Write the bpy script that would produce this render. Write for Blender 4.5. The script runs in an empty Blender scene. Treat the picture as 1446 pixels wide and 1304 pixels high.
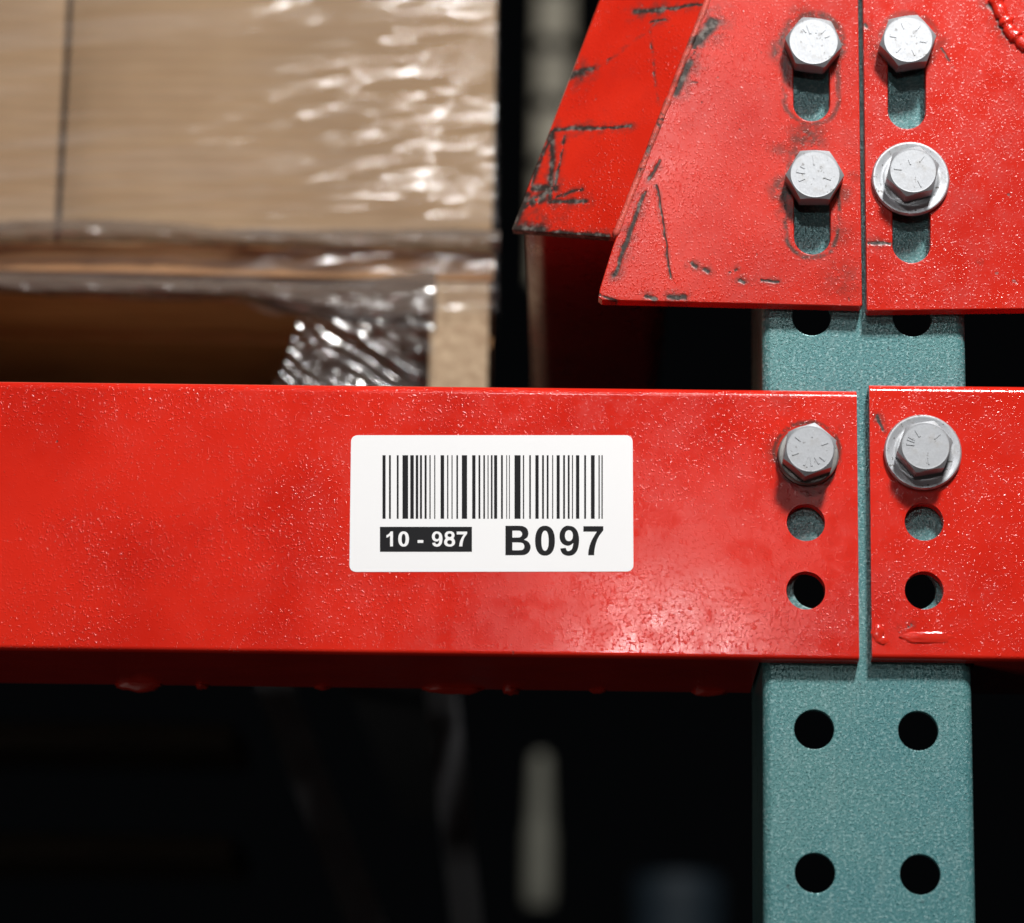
import bpy, bmesh, math, random
from mathutils import Vector, Matrix, noise
random.seed(7)
scene = bpy.context.scene
col = scene.collection
MM = 0.001
W, H, F = 1446.0, 1304.0, 4500.0          # photograph size and focal length in its pixels

# ------------------------------------------------------------------ camera
def rot(p, y, r):
    return Matrix.Rotation(y, 3, 'Z') @ Matrix.Rotation(p, 3, 'X') @ Matrix.Rotation(r, 3, 'Y')
CAM = Vector((-99.7, -1119.7, -234.8)) * MM
RM = rot(math.radians(14.06), math.radians(1.40), math.radians(-1.01))
def at(px, py, y):
    """photo pixel -> point on the upright plane y (mm); returns metres"""
    d = RM @ Vector(((px - W / 2) / F, 1.0, -(py - H / 2) / F))
    t = (y * MM - CAM.y) / d.y
    return CAM + d * t
def ppm(p):
    """photo pixels per metre at a point"""
    return F / (Vector(p) - CAM).dot(RM.col[1])
cd = bpy.data.cameras.new('camera')
cam = bpy.data.objects.new('camera', cd)
col.objects.link(cam)
right, fwd, up = RM.col[0], RM.col[1], RM.col[2]
cam.matrix_world = Matrix.Translation(CAM) @ Matrix((right, up, -fwd)).transposed().to_4x4()
cd.sensor_width = 36.0
cd.lens = F / W * 36.0
cd.clip_start = 0.05
cd.clip_end = 100
cd.dof.use_dof = True
cd.dof.focus_distance = (at(900, 560, -6) - CAM).dot(fwd)
cd.dof.aperture_fstop = 5.2
scene.camera = cam

# ------------------------------------------------------------------ world, lamps, exposure
world = bpy.data.worlds.new('World')
scene.world = world
world.use_nodes = True
bg = world.node_tree.nodes['Background']
bg.inputs[0].default_value = (0.75, 0.85, 1.0, 1)
bg.inputs[1].default_value = 0.0015
def area(name, loc, target, size, power, color, size_y=None):
    l = bpy.data.lights.new(name, 'AREA')
    l.energy = power
    l.color = color
    l.size = size
    if size_y:
        l.shape = 'RECTANGLE'
        l.size_y = size_y
    o = bpy.data.objects.new(name, l)
    col.objects.link(o)
    o.location = loc
    o.rotation_euler = (Vector(target) - Vector(loc)).to_track_quat('-Z', 'Y').to_euler()
    return o
area('overhead_lamp', (0.24, -1.0, 1.25), (-0.05, 0, 0.03), 0.20, 37.0, (1.0, 0.98, 0.95))
area('camera_flash', (-0.045, -1.15, 0.185), (-0.05, 0, 0.03), 0.08, 0.55, (1.0, 0.98, 0.96), 0.025)
area('floor_bounce_fill', (-0.85, -0.60, -0.75), (-0.1, 0.1, 0.0), 0.5, 0.8, (1.0, 0.93, 0.86))  # added fill lamp standing in for floor bounce; lifts undersides and left faces
area('wrap_glint_fill', (-0.125, -1.15, 0.62), (-0.1, 0.1, 0.1), 0.08, 1.5, (1.0, 0.99, 0.98))  # added lamp without a known source, puts highlights on the stretch wrap
vs = scene.view_settings
vs.view_transform = 'Standard'
vs.look = 'None'
vs.exposure = 0.0
vs.gamma = 1.0
scene.cycles.max_bounces = 8
scene.cycles.transparent_max_bounces = 16

# ------------------------------------------------------------------ node helpers
class NT:
    def __init__(s, name):
        s.m = bpy.data.materials.new(name)
        s.m.use_nodes = True
        s.t = s.m.node_tree
        s.t.nodes.clear()
        s.out = s.t.nodes.new('ShaderNodeOutputMaterial')
    def n(s, kind, props=None, **inp):
        nd = s.t.nodes.new(kind)
        for k, v in (props or {}).items():
            setattr(nd, k, v)
        for k, v in inp.items():
            s.set(nd, k, v)
        return nd
    def set(s, nd, k, v):
        key = k.replace('_', ' ')
        if key.startswith('in '):
            sock = nd.inputs[int(key[3:])]
        else:
            sock = nd.inputs[key]
        if isinstance(v, bpy.types.NodeSocket):
            s.t.links.new(v, sock)
        else:
            sock.default_value = v
    def math(s, op, a, b=0.0, c=0.0, clamp=False):
        nd = s.n('ShaderNodeMath', {'operation': op, 'use_clamp': clamp}, in_0=a, in_1=b)
        s.set(nd, 'in_2', c)
        return nd.outputs[0]
    def vm(s, op, a, b=(0, 0, 0), out=0):
        return s.n('ShaderNodeVectorMath', {'operation': op}, in_0=a, in_1=b).outputs[out]
    def scale(s, v, k):
        nd = s.n('ShaderNodeVectorMath', {'operation': 'SCALE'}, in_0=v)
        s.set(nd, 'Scale', k)
        return nd.outputs[0]
    def coord(s, base=(0, 0, 0)):
        c = s.n('ShaderNodeTexCoord').outputs['Object']
        return s.vm('ADD', c, tuple(base))
    def noise(s, vec, scale, detail=3.0, rough=0.5, dist=0.0):
        return s.n('ShaderNodeTexNoise', {}, Vector=vec, Scale=scale, Detail=detail, Roughness=rough, Distortion=dist).outputs
    def ramp(s, v, a, b, lo=0.0, hi=1.0):
        nd = s.n('ShaderNodeMapRange', {'interpolation_type': 'SMOOTHSTEP'}, Value=v)
        for i, x in enumerate((a, b, lo, hi)):
            s.set(nd, 'in_%d' % (i + 1), x)
        return nd.outputs[0]
    def mix(s, f, a, b):
        nd = s.n('ShaderNodeMix', {'data_type': 'RGBA'})
        s.set(nd, 'in_0', f); s.set(nd, 'in_6', a); s.set(nd, 'in_7', b)
        return nd.outputs[2]
    def mixf(s, f, a, b):
        nd = s.n('ShaderNodeMix', {'data_type': 'FLOAT'})
        s.set(nd, 'in_0', f); s.set(nd, 'in_2', a); s.set(nd, 'in_3', b)
        return nd.outputs[0]
    def flat(s, vec):
        return s.vm('MULTIPLY', vec, (1, 0, 1))
    def seg(s, p, a, b):
        """distance from flattened p to the segment a-b (world metres, y ignored)"""
        a = Vector((a[0], 0, a[2])); b = Vector((b[0], 0, b[2]))
        d = b - a
        pa = s.vm('SUBTRACT', p, tuple(a))
        h = s.math('DIVIDE', s.vm('DOT_PRODUCT', pa, tuple(d), out=1), max(d.length_squared, 1e-12), clamp=True)
        q = s.vm('SUBTRACT', pa, s.scale(tuple(d), h))
        return s.vm('LENGTH', q, out=1), h
    def bump(s, height, strength, dist, normal=None):
        nd = s.n('ShaderNodeBump', {}, Strength=strength, Distance=dist, Height=height)
        if normal is not None:
            s.set(nd, 'Normal', normal)
        return nd.outputs[0]
    def bsdf(s, **k):
        b = s.n('ShaderNodeBsdfPrincipled', {}, **k)
        s.t.links.new(b.outputs[0], s.out.inputs[0])
        return b

def maxall(nt, vals):
    r = vals[0]
    for v in vals[1:]:
        r = nt.math('MAXIMUM', r, v)
    return r

def scratch_mask(nt, p, pts, width, rough=0.5, fade=True):
    """worn scratch along photo-pixel segment; p is a noise-warped flattened position"""
    d, h = nt.seg(p, pts[0], pts[1])
    w = nt.math('MULTIPLY', d, 1.0 / (width * MM))
    return nt.ramp(w, 1.0, 0.55)

def red_paint(name, base=(0, 0, 0), scratches=(), rings=(), spots=(), bulges=(), streak=0.0,
              tone=(0.68, 0.020, 0.010), rough=0.17, peel=1.0, grub=0.10, spec=0.5):
    nt = NT(name)
    p = nt.coord(base)
    big = nt.noise(p, 18, 4, 0.55)[0]
    mid = nt.noise(p, 95, 4, 0.6)[0]
    fine = nt.noise(p, 2300, 1, 0.5)[0]
    peeln = nt.noise(p, 1250, 1, 0.5)[0]
    t2 = tuple(c * 0.90 for c in tone) + (1,)
    t1 = (tone[0] * 1.08, tone[1] * 1.35, tone[2] * 1.35, 1)
    c = nt.mix(nt.ramp(big, 0.35, 0.68), t1, t2)
    c = nt.mix(nt.ramp(mid, 0.55, 0.80, 0, grub), c, (tone[0] * 0.55, tone[1] * 0.8, tone[2], 1))
    # tiny chips
    chip = nt.math('MULTIPLY', nt.ramp(nt.noise(p, 330, 1, 0.4)[0], 0.76, 0.80), nt.ramp(big, 0.45, 0.6))
    wm = nt.math('MULTIPLY', chip, 0.7)
    fp = nt.flat(p)
    wob = nt.scale(nt.vm('SUBTRACT', nt.noise(p, 130, 3, 0.6)[1], (0.5, 0.5, 0.5)), 0.0030)
    wp = nt.flat(nt.vm('ADD', fp, wob))
    patchy = nt.noise(p, 260, 4, 0.7)[0]
    pw = nt.math('ADD', nt.math('MULTIPLY', patchy, 1.5), 0.35)
    smudge = None
    for hard in sorted({round(x[3] * 4) / 4 for x in scratches}):
        dmin = None
        for a, b, w, hd in scratches:
            if round(hd * 4) / 4 != hard: continue
            d, h = nt.seg(wp, a, b)
            d = nt.math('MULTIPLY', d, 1 / (w * MM))
            dmin = d if dmin is None else nt.math('MINIMUM', dmin, d)
        m = nt.ramp(nt.math('DIVIDE', dmin, pw), 1.1, 0.25)
        sm = nt.math('MULTIPLY', nt.ramp(nt.math('DIVIDE', dmin, pw), 3.4, 0.6), nt.ramp(patchy, 0.35, 0.65, 0.0, 0.55))
        smudge = sm if smudge is None else nt.math('MAXIMUM', smudge, sm)
        m = nt.math('MULTIPLY', m, nt.ramp(patchy, 0.62 - hard * 0.45, 0.72 - hard * 0.45))
        wm = nt.math('MAXIMUM', wm, m)
    dirt_shade = [smudge] if smudge is not None else []
    for a, b, r, w, k in rings:            # rub marks following a slot or bolt
        d, h = nt.seg(wp, a, b)
        e = nt.math('ABSOLUTE', nt.math('SUBTRACT', d, r * MM))
        m = nt.ramp(nt.math('MULTIPLY', e, 1 / (w * MM)), 1.0, 0.1)
        m = nt.math('MULTIPLY', m, nt.ramp(patchy, 0.30, 0.55))
        dirt_shade.append(nt.math('MULTIPLY', m, k))
    for a, r, k in spots:                  # grime patches, and painted shade under the right beam's bolt
        d = nt.vm('LENGTH', nt.vm('SUBTRACT', wp, (a[0], 0, a[2])), out=1)
        m = nt.ramp(nt.math('MULTIPLY', d, 1 / (r * MM)), 1.0, 0.2)
        m = nt.math('MULTIPLY', m, nt.ramp(patchy, 0.32, 0.62))
        dirt_shade.append(nt.math('MULTIPLY', m, k))
    if dirt_shade:
        dm = maxall(nt, dirt_shade)
        c = nt.mix(dm, c, (0.055, 0.040, 0.032, 1))
    tint = nt.mix(nt.ramp(nt.noise(p, 300, 3, 0.6)[0], 0.48, 0.66), (0.030, 0.020, 0.016, 1), (0.16, 0.14, 0.125, 1))
    c = nt.mix(wm, c, tint)
    hgt = nt.math('ADD', nt.math('MULTIPLY', nt.ramp(peeln, 0.56, 0.74), 0.40), nt.math('MULTIPLY', nt.math('ADD', peeln, fine), 0.09))
    hgt = nt.math('MULTIPLY', hgt, nt.ramp(nt.noise(nt.vm('MULTIPLY', p, (0.45, 1, 1)), 30, 2, 0.5)[0], 0.36, 0.62, 0.35, 1.15))
    hgt = nt.math('SUBTRACT', hgt, nt.math('MULTIPLY', wm, 0.6))
    nrm = nt.bump(hgt, 1.0, 0.00024 * peel)
    low = nt.noise(p, 26, 2, 0.5)[0]
    hb = nt.math('MULTIPLY', low, 0.0003)
    for a, b, r, amt in bulges:
        d, h = nt.seg(nt.flat(nt.vm('ADD', fp, nt.scale(wob, 0.8))), a, b)
        g = nt.ramp(nt.math('MULTIPLY', d, 1 / (r * MM)), 1.0, 0.0)
        hb = nt.math('ADD', hb, nt.math('MULTIPLY', g, amt * MM))
    nrm = nt.bump(hb, 1.0, 1.0, nrm)
    r = nt.mixf(nt.ramp(mid, 0.3, 0.7), rough - 0.05, rough + 0.07)
    r = nt.mixf(wm, r, 0.55)
    b = nt.bsdf(Base_Color=c, Roughness=r, Normal=nrm)
    b.inputs['Specular IOR Level'].default_value = spec
    return nt.m

def teal_paint(name, tone=(0.072, 0.228, 0.245)):
    nt = NT(name)
    p = nt.coord()
    n1 = nt.noise(p, 1300, 2, 0.6)[0]
    n2 = nt.noise(nt.vm('MULTIPLY', p, (1, 1, 0.35)), 130, 4, 0.6)[0]
    n3 = nt.noise(p, 22, 3, 0.5)[0]
    c = nt.mix(nt.ramp(n3, 0.3, 0.7), tuple(tone) + (1,), (tone[0] * 1.35, tone[1] * 1.12, tone[2] * 1.05, 1))
    c = nt.mix(nt.ramp(nt.noise(p, 820, 2, 0.7)[0], 0.50, 0.66, 0, 0.60), c, (0.34, 0.53, 0.545, 1))
    c = nt.mix(nt.ramp(n2, 0.50, 0.75, 0, 0.25), c, (0.24, 0.36, 0.36, 1))
    dark = nt.ramp(nt.noise(p, 240, 2, 0.5)[0], 0.70, 0.76, 0, 0.6)
    c = nt.mix(dark, c, (0.03, 0.07, 0.075, 1))
    hgt = nt.math('ADD', nt.math('MULTIPLY', n1, 0.38), nt.math('MULTIPLY', nt.ramp(n1, 0.53, 0.74), 0.62))
    nrm = nt.bump(hgt, 1.0, 0.00034)
    nrm = nt.bump(nt.noise(p, 30, 2)[0], 1.0, 0.0003, nrm)
    b = nt.bsdf(Base_Color=c, Roughness=nt.mixf(n2, 0.22, 0.36), Normal=nrm)
    b.inputs['Metallic'].default_value = 0.15
    return nt.m

def zinc(name, tone=(0.40, 0.415, 0.44), rough=0.47, grime=0.25):
    nt = NT(name)
    p = nt.coord()
    n = nt.noise(p, 260, 4, 0.65)[0]
    fine = nt.noise(nt.vm('MULTIPLY', p, (1, 1, 0.25)), 1500, 2)[0]
    c = nt.mix(nt.ramp(n, 0.5, 0.75, 0, grime * 2), tuple(tone) + (1,), (0.33, 0.32, 0.31, 1))
    c = nt.mix(nt.ramp(nt.noise(p, 700, 2)[0], 0.66, 0.72, 0, grime * 2.4), c, (0.12, 0.11, 0.10, 1))
    nrm = nt.bump(nt.math('ADD', fine, nt.math('MULTIPLY', n, 1.2)), 0.35, 0.00012)
    nt.bsdf(Base_Color=c, Roughness=nt.mixf(n, rough - 0.10, rough + 0.14), Normal=nrm, Metallic=0.62)
    return nt.m

def simple(name, color, rough=0.5, metallic=0.0, nscale=60, var=0.2, bumpd=0.0002, spec=0.5):
    nt = NT(name)
    p = nt.coord()
    n = nt.noise(p, nscale, 4, 0.6)[0]
    c = nt.mix(nt.ramp(n, 0.3, 0.7), tuple(x * (1 + var) for x in color) + (1,), tuple(x * (1 - var) for x in color) + (1,))
    b = nt.bsdf(Base_Color=c, Roughness=rough, Metallic=metallic, Normal=nt.bump(n, 0.5, bumpd))
    b.inputs['Specular IOR Level'].default_value = spec
    return nt.m

def wood(name, light=(0.62, 0.34, 0.14), dark=(0.42, 0.20, 0.075), axis=0):
    nt = NT(name)
    p = nt.coord()
    st = [22.0, 22.0, 22.0]
    st[axis] = 1.6
    q = nt.vm('MULTIPLY', p, tuple(st))
    g = nt.noise(q, 9, 5, 0.65, 0.6)[0]
    g2 = nt.noise(p, 14, 3)[0]
    c = nt.mix(nt.ramp(g, 0.32, 0.68), tuple(light) + (1,), tuple(dark) + (1,))
    c = nt.mix(nt.ramp(g2, 0.5, 0.8, 0, 0.5), c, tuple(x * 0.6 for x in dark) + (1,))
    nt.bsdf(Base_Color=c, Roughness=0.75, Normal=nt.bump(g, 0.6, 0.0008))
    return nt.m

def cardboard(name):
    nt = NT(name)
    p = nt.coord()
    flutes = nt.n('ShaderNodeTexWave', {'wave_type': 'BANDS', 'bands_direction': 'Z'}, Vector=p, Scale=55.0, Distortion=1.2, Detail=2.0).outputs[1]
    n = nt.noise(p, 9, 4, 0.6)[0]
    n2 = nt.noise(nt.vm('MULTIPLY', p, (1, 1, 6)), 24, 4, 0.6)[0]
    c = nt.mix(nt.ramp(n, 0.3, 0.7), (0.44, 0.295, 0.165, 1), (0.34, 0.22, 0.118, 1))
    c = nt.mix(nt.ramp(n2, 0.45, 0.75, 0, 0.35), c, (0.31, 0.205, 0.115, 1))
    nt.bsdf(Base_Color=c, Roughness=0.8, Normal=nt.bump(flutes, 0.25, 0.0005))
    return nt.m

def film(name, lo=0.35, haze=0.055, gloss=0.052, tint=(0.80, 0.80, 0.82), rough=0.12, bumps=0.5, slant=0.10):
    nt = NT(name)
    p = nt.coord()
    sx = nt.n('ShaderNodeSeparateXYZ', {}, Vector=p).outputs
    z = nt.math('SUBTRACT', sx[2], nt.math('MULTIPLY', sx[0], slant))
    q = nt.n('ShaderNodeCombineXYZ', {}, X=nt.math('MULTIPLY', sx[0], 0.07), Y=sx[1], Z=z).outputs[0]
    n1 = nt.noise(q, 150, 3, 0.55, 0.3)[0]
    n2 = nt.noise(nt.vm('MULTIPLY', p, (0.16, 1, 1)), 170, 3, 0.6)[0]
    gate = nt.ramp(nt.noise(nt.vm('MULTIPLY', q, (2.5, 1, 1)), 26, 2, 0.5)[0], 0.56, 0.68, 0.06, 1.0)
    h = nt.math('MULTIPLY', nt.math('ADD', n1, nt.math('MULTIPLY', n2, 0.30)), gate)
    nrm = nt.bump(h, 1.0, 0.0026 * bumps)
    tr = nt.n('ShaderNodeBsdfTransparent', {}, Color=(0.93, 0.92, 0.91, 1))
    df = nt.n('ShaderNodeBsdfDiffuse', {}, Color=tuple(tint) + (1,), Normal=nrm)
    gl = nt.n('ShaderNodeBsdfGlossy', {}, Color=(1, 1, 1, 1), Roughness=rough, Normal=nrm)
    hz = nt.math('MULTIPLY', nt.ramp(n1, 0.42, 0.72, lo, 1.5), haze)
    m1 = nt.n('ShaderNodeMixShader', {}, in_0=hz, in_1=tr.outputs[0], in_2=df.outputs[0])
    m2 = nt.n('ShaderNodeMixShader', {}, in_0=gloss, in_1=m1.outputs[0], in_2=gl.outputs[0])
    nt.t.links.new(m2.outputs[0], nt.out.inputs[0])
    return nt.m

# ------------------------------------------------------------------ mesh helpers
ORG = {}
def name_key(o): return o.name
def mesh_obj(name, me, mat, parent=None, base=(0, 0, 0), smooth=40):
    """mesh given in world coordinates; its origin is put at base"""
    base = Vector(base)
    if base.length:
        me.transform(Matrix.Translation(-base))
    if mat:
        me.materials.clear()
        me.materials.append(mat)
    if smooth:
        me.shade_smooth()
        me.set_sharp_from_angle(angle=math.radians(smooth))
    o = bpy.data.objects.new(name, me)
    col.objects.link(o)
    ORG[name_key(o)] = base.copy()
    if parent:
        o.parent = parent
        o.location = base - ORG.get(name_key(parent), parent.location)
    else:
        o.location = base
    if smooth and smooth < 60:          # keep big flat faces flat next to rounded edges
        wn = o.modifiers.new('weighted', 'WEIGHTED_NORMAL')
        wn.keep_sharp = True
        wn.weight = 100
    return o

def thing(name, loc, label, cat, group=None):
    o = bpy.data.objects.new(name, None)
    o.empty_display_size = 0.02
    col.objects.link(o)
    o.location = loc
    return tag(o, label, cat, group)

def tag(o, label, cat, group=None, kind=None):
    o['label'] = label
    o['category'] = cat
    if group: o['group'] = group
    if kind: o['kind'] = kind
    return o

def bm_mesh(bm, name='m'):
    bmesh.ops.recalc_face_normals(bm, faces=bm.faces)
    me = bpy.data.meshes.new(name)
    bm.to_mesh(me)
    bm.free()
    return me

def plate_mesh(loops, y_front, thick, bevel=0.0):
    """flat plate in the XZ plane from outline + hole loops [(x, z)], metres"""
    cu = bpy.data.curves.new('tmp', 'CURVE')
    cu.dimensions = '2D'
    cu.fill_mode = 'BOTH'
    cu.extrude = thick / 2 - bevel
    cu.bevel_depth = bevel
    cu.bevel_resolution = 2
    cu.offset = -bevel
    for lp in loops:
        sp = cu.splines.new('POLY')
        sp.points.add(len(lp) - 1)
        for i, (x, z) in enumerate(lp):
            sp.points[i].co = (x, z, 0, 1)
        sp.use_cyclic_u = True
    ob = bpy.data.objects.new('tmp', cu)
    col.objects.link(ob)
    dg = bpy.context.evaluated_depsgraph_get()
    me = bpy.data.meshes.new_from_object(ob.evaluated_get(dg))
    bpy.data.objects.remove(ob)
    bpy.data.curves.remove(cu)
    me.transform(Matrix.Translation((0, y_front + thick / 2, 0)) @ Matrix.Rotation(math.pi / 2, 4, 'X'))
    bm = bmesh.new(); bm.from_mesh(me)
    bmesh.ops.remove_doubles(bm, verts=bm.verts, dist=1e-6)
    bmesh.ops.recalc_face_normals(bm, faces=bm.faces)
    bm.to_mesh(me); bm.free()
    return me

def box_bm(bm, lo, hi, bev=0.0, seg=2):
    g = bmesh.ops.create_cube(bm, size=1.0)
    lo, hi = Vector(lo), Vector(hi)
    c, s = (lo + hi) / 2, hi - lo
    for v in g['verts']:
        v.co = Vector((v.co.x * s.x, v.co.y * s.y, v.co.z * s.z)) + c
    if bev:
        es = list({e for v in g['verts'] for e in v.link_edges})
        bmesh.ops.bevel(bm, geom=es, offset=bev, segments=seg, affect='EDGES', profile=0.5)

def box_mesh(lo, hi, bev=0.0, seg=2):
    bm = bmesh.new()
    box_bm(bm, lo, hi, bev, seg)
    return bm_mesh(bm)

def prism_x(prof, x0, x1):
    """closed (y, z) profile swept along x"""
    bm = bmesh.new()
    a = [bm.verts.new((x0, y, z)) for y, z in prof]
    b = [bm.verts.new((x1, y, z)) for y, z in prof]
    n = len(prof)
    for i in range(n):
        bm.faces.new((a[i], a[(i + 1) % n], b[(i + 1) % n], b[i]))
    bm.faces.new(a); bm.faces.new(b[::-1])
    return bm_mesh(bm)

def prism_z(prof, z0, z1):
    bm = bmesh.new()
    a = [bm.verts.new((x, y, z0)) for x, y in prof]
    b = [bm.verts.new((x, y, z1)) for x, y in prof]
    n = len(prof)
    for i in range(n):
        bm.faces.new((a[i], a[(i + 1) % n], b[(i + 1) % n], b[i]))
    bm.faces.new(a); bm.faces.new(b[::-1])
    return bm_mesh(bm)

def cyl_y(bm, x, z, r, y0, y1, n=48):
    a = [bm.verts.new((x + r * math.cos(2 * math.pi * i / n), y0, z + r * math.sin(2 * math.pi * i / n))) for i in range(n)]
    b = [bm.verts.new((v.co.x, y1, v.co.z)) for v in a]
    for i in range(n):
        bm.faces.new((a[i], a[(i + 1) % n], b[(i + 1) % n], b[i]))
    bm.faces.new(a); bm.faces.new(b[::-1])

def boolean(me, cutter_bm):
    """me minus cutter"""
    a = bpy.data.objects.new('tmpa', me); col.objects.link(a)
    cm = bm_mesh(cutter_bm)
    b = bpy.data.objects.new('tmpb', cm); col.objects.link(b)
    md = a.modifiers.new('b', 'BOOLEAN')
    md.operation = 'DIFFERENCE'; md.object = b; md.solver = 'EXACT'
    bv = a.modifiers.new('v', 'BEVEL')
    bv.width = 0.00045; bv.segments = 2; bv.limit_method = 'ANGLE'; bv.angle_limit = math.radians(50)
    dg = bpy.context.evaluated_depsgraph_get()
    out = bpy.data.meshes.new_from_object(a.evaluated_get(dg))
    bpy.data.objects.remove(a); bpy.data.objects.remove(b)
    return out

def arc(cx, cy, r, a0, a1, n):
    return [(cx + r * math.cos(math.radians(a0 + (a1 - a0) * i / n)), cy + r * math.sin(math.radians(a0 + (a1 - a0) * i / n))) for i in range(n + 1)]

def xz(px, py, y):
    p = at(px, py, y)
    return (p.x, p.z)

def ring(px, py, rad_px, y, n=44):
    c = at(px, py, y)
    r = rad_px / 4.03 * MM
    return [(c.x + r * math.cos(2 * math.pi * i / n), c.z + r * math.sin(2 * math.pi * i / n)) for i in range(n)]

# ================================================================== STEEL UPRIGHT
HOLE = 50.8 * MM
HX = 18.38 * MM
teal = teal_paint('teal_hammered_paint')
def c_profile(hw, depth, t, r):
    o = arc(-hw + r, r, r, 180, 270, 6) + arc(hw - r, r, r, 270, 360, 6)
    outer = [(-hw, depth)] + o + [(hw, depth)]
    ri = max(r - t, 0.0005)
    inner = [(hw - t, depth)] + [(x, y) for x, y in arc(hw - t - ri, t + ri, ri, 360, 270, 5)] + \
            [(x, y) for x, y in arc(-hw + t + ri, t + ri, ri, 270, 180, 5)] + [(-hw + t, depth)]
    return outer + inner
xl = at(1077, 1040, 0).x
xr = at(1374, 1040, 0).x
hw = (xr - xl) / 2
xm = (xl + xr) / 2
prof = [(x + xm, y) for x, y in c_profile(hw, 70 * MM, 3.2 * MM, 3.5 * MM)]
me = prism_z(prof, -0.42, 0.42)
cut = bmesh.new()
for k in range(-8, 9):
    for s in (-1, 1):
        cyl_y(cut, s * HX, k * HOLE, 7.05 * MM, -0.01, 0.03)
me = boolean(me, cut)
upright = mesh_obj('rack_upright', me, teal, smooth=35)
tag(upright, 'teal painted steel rack upright with paired round holes, behind the red beam ends', 'rack post')

# ================================================================== LOAD BEAMS
BY = -6.0                                  # beam face plane, mm
ZT, ZB = 72.65 * MM, -27.12 * MM
DEPTH = 62 * MM
def beam_profile(zt, zb, r=3.4 * MM, t=5.6 * MM, q=2.0 * MM):
    y0 = BY * MM
    outer = [(DEPTH, zt)] + arc(y0 + r, zt - r, r, 90, 180, 7) + arc(y0 + q, zb + q, q, 180, 270, 7) + [(DEPTH, zb)]
    inner = [(DEPTH, zb + t), (y0 + t, zb + t), (y0 + t, zt - t), (DEPTH, zt - t)]
    return outer + inner
def make_beam(x0, x1, zt, zb, cope, holes, mat, label):
    me = prism_x(beam_profile(zt, zb), x0, x1)
    cut = bmesh.new()
    for px, py, r in holes:
        p = at(px, py, BY)
        cyl_y(cut, p.x, p.z, r / ppm(p), -0.03, 0.02)
    box_bm(cut, (cope[0], -0.0003, zb - 0.02), (cope[1], DEPTH + 0.02, zt + 0.02))
    me = boolean(me, cut)
    base = Vector(((x0 + x1) / 2, 0.02, zb))
    t = thing('load_beam', base, label, 'rack beam')
    mesh_obj('beam_channel', me, mat, t, base, smooth=35)
    return t, base

xe = at(1211.5, 740, BY).x
baseL = Vector(((-0.55 + xe) / 2, 0.02, ZB))
P = lambda px, py, y=BY: at(px, py, y)
redL = red_paint('red_beam_paint', baseL,
    spots=[(P(1150, 700), 7, 0.35), (P(1118, 640), 12.5, 0.75), (P(1180, 610), 4, 0.5), (P(1110, 560), 10, 0.2)],
    rings=[(P(1140, 640), P(1140, 641), 11.6, 1.6, 0.85)],
    rough=0.15, peel=0.68)
beamL, _ = make_beam(-0.55, xe, ZT, ZB, (xl - 0.0012, 0.1),
    [(1138, 738, 27), (1138, 834, 27.5), (1141, 645, 26)], redL,
    'long red steel rack beam carrying the white barcode label')
xs = at(1229.5, 740, BY).x
ztr = at(1235, 541.5, BY).z
zbr = at(1235, 931, BY).z
baseR = Vector(((0.40 + xs) / 2, 0.02, zbr))
redR = red_paint('red_beam_paint_right', baseR,
    scratches=[(P(1238, 586), P(1246, 606), 0.9, 0.9), (P(1275, 888), P(1285, 884), 0.8, 0.6)],
    spots=[(P(1300, 705), 5, 0.15)],  # faint shadow below the flanged bolt, painted into the colour
    rough=0.15, peel=0.68)
beamR, _ = make_beam(xs, 0.40, ztr, zbr, (-0.1, xr + 0.0012),
    [(1305, 737, 27.5), (1305, 834, 27.5), (1299, 640, 26)], redR,
    'red steel rack beam right of the gap, fixed by one flanged bolt')

# hardened paint runs along the rear lower edge
def blob(name, c, rx, ry, rz, mat, parent, seed):
    bm = bmesh.new()
    bmesh.ops.create_icosphere(bm, subdivisions=3, radius=1.0)
    for v in bm.verts:
        k = 1 + 0.35 * noise.noise(v.co * 1.7 + Vector((seed * 3.1, 0, 0))) + 0.22 * noise.noise(v.co * 4.5 + Vector((0, seed * 2.3, 0)))
        v.co = Vector((v.co.x * rx * k, v.co.y * ry * k, v.co.z * rz * k)) + c
    return mesh_obj(name, bm_mesh(bm), mat, parent, c, smooth=80)
drip_red = red_paint('red_paint_run', rough=0.3, tone=(0.62, 0.03, 0.015), peel=0.3)
for i, (px, w, h) in enumerate([(200, 36, 9), (285, 10, 5), (640, 44, 7), (722, 13, 8), (455, 12, 4), (610, 12, 4), (845, 14, 3), (1000, 30, 4)]):
    c = at(px, 966, DEPTH / MM - 1)
    c.z = ZB + 0.0008
    blob('paint_run', c, w / 3.8 * MM, 3.0 * MM, (h + 4) / 3.8 * MM, drip_red, beamL, i)

gloss_red = red_paint('thick_red_paint', rough=0.14, tone=(0.62, 0.022, 0.012), peel=0.15)
for i, (px, py, w, h) in enumerate([(1240, 894, 9, 12), (1306, 901, 36, 9), (1246, 905, 8, 6)]):
    c = at(px, py, BY)
    blob('thick_paint', c, w / 4.03 * MM, 0.38 * MM, h / 4.03 * MM, gloss_red, beamR, i + 20)

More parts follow.
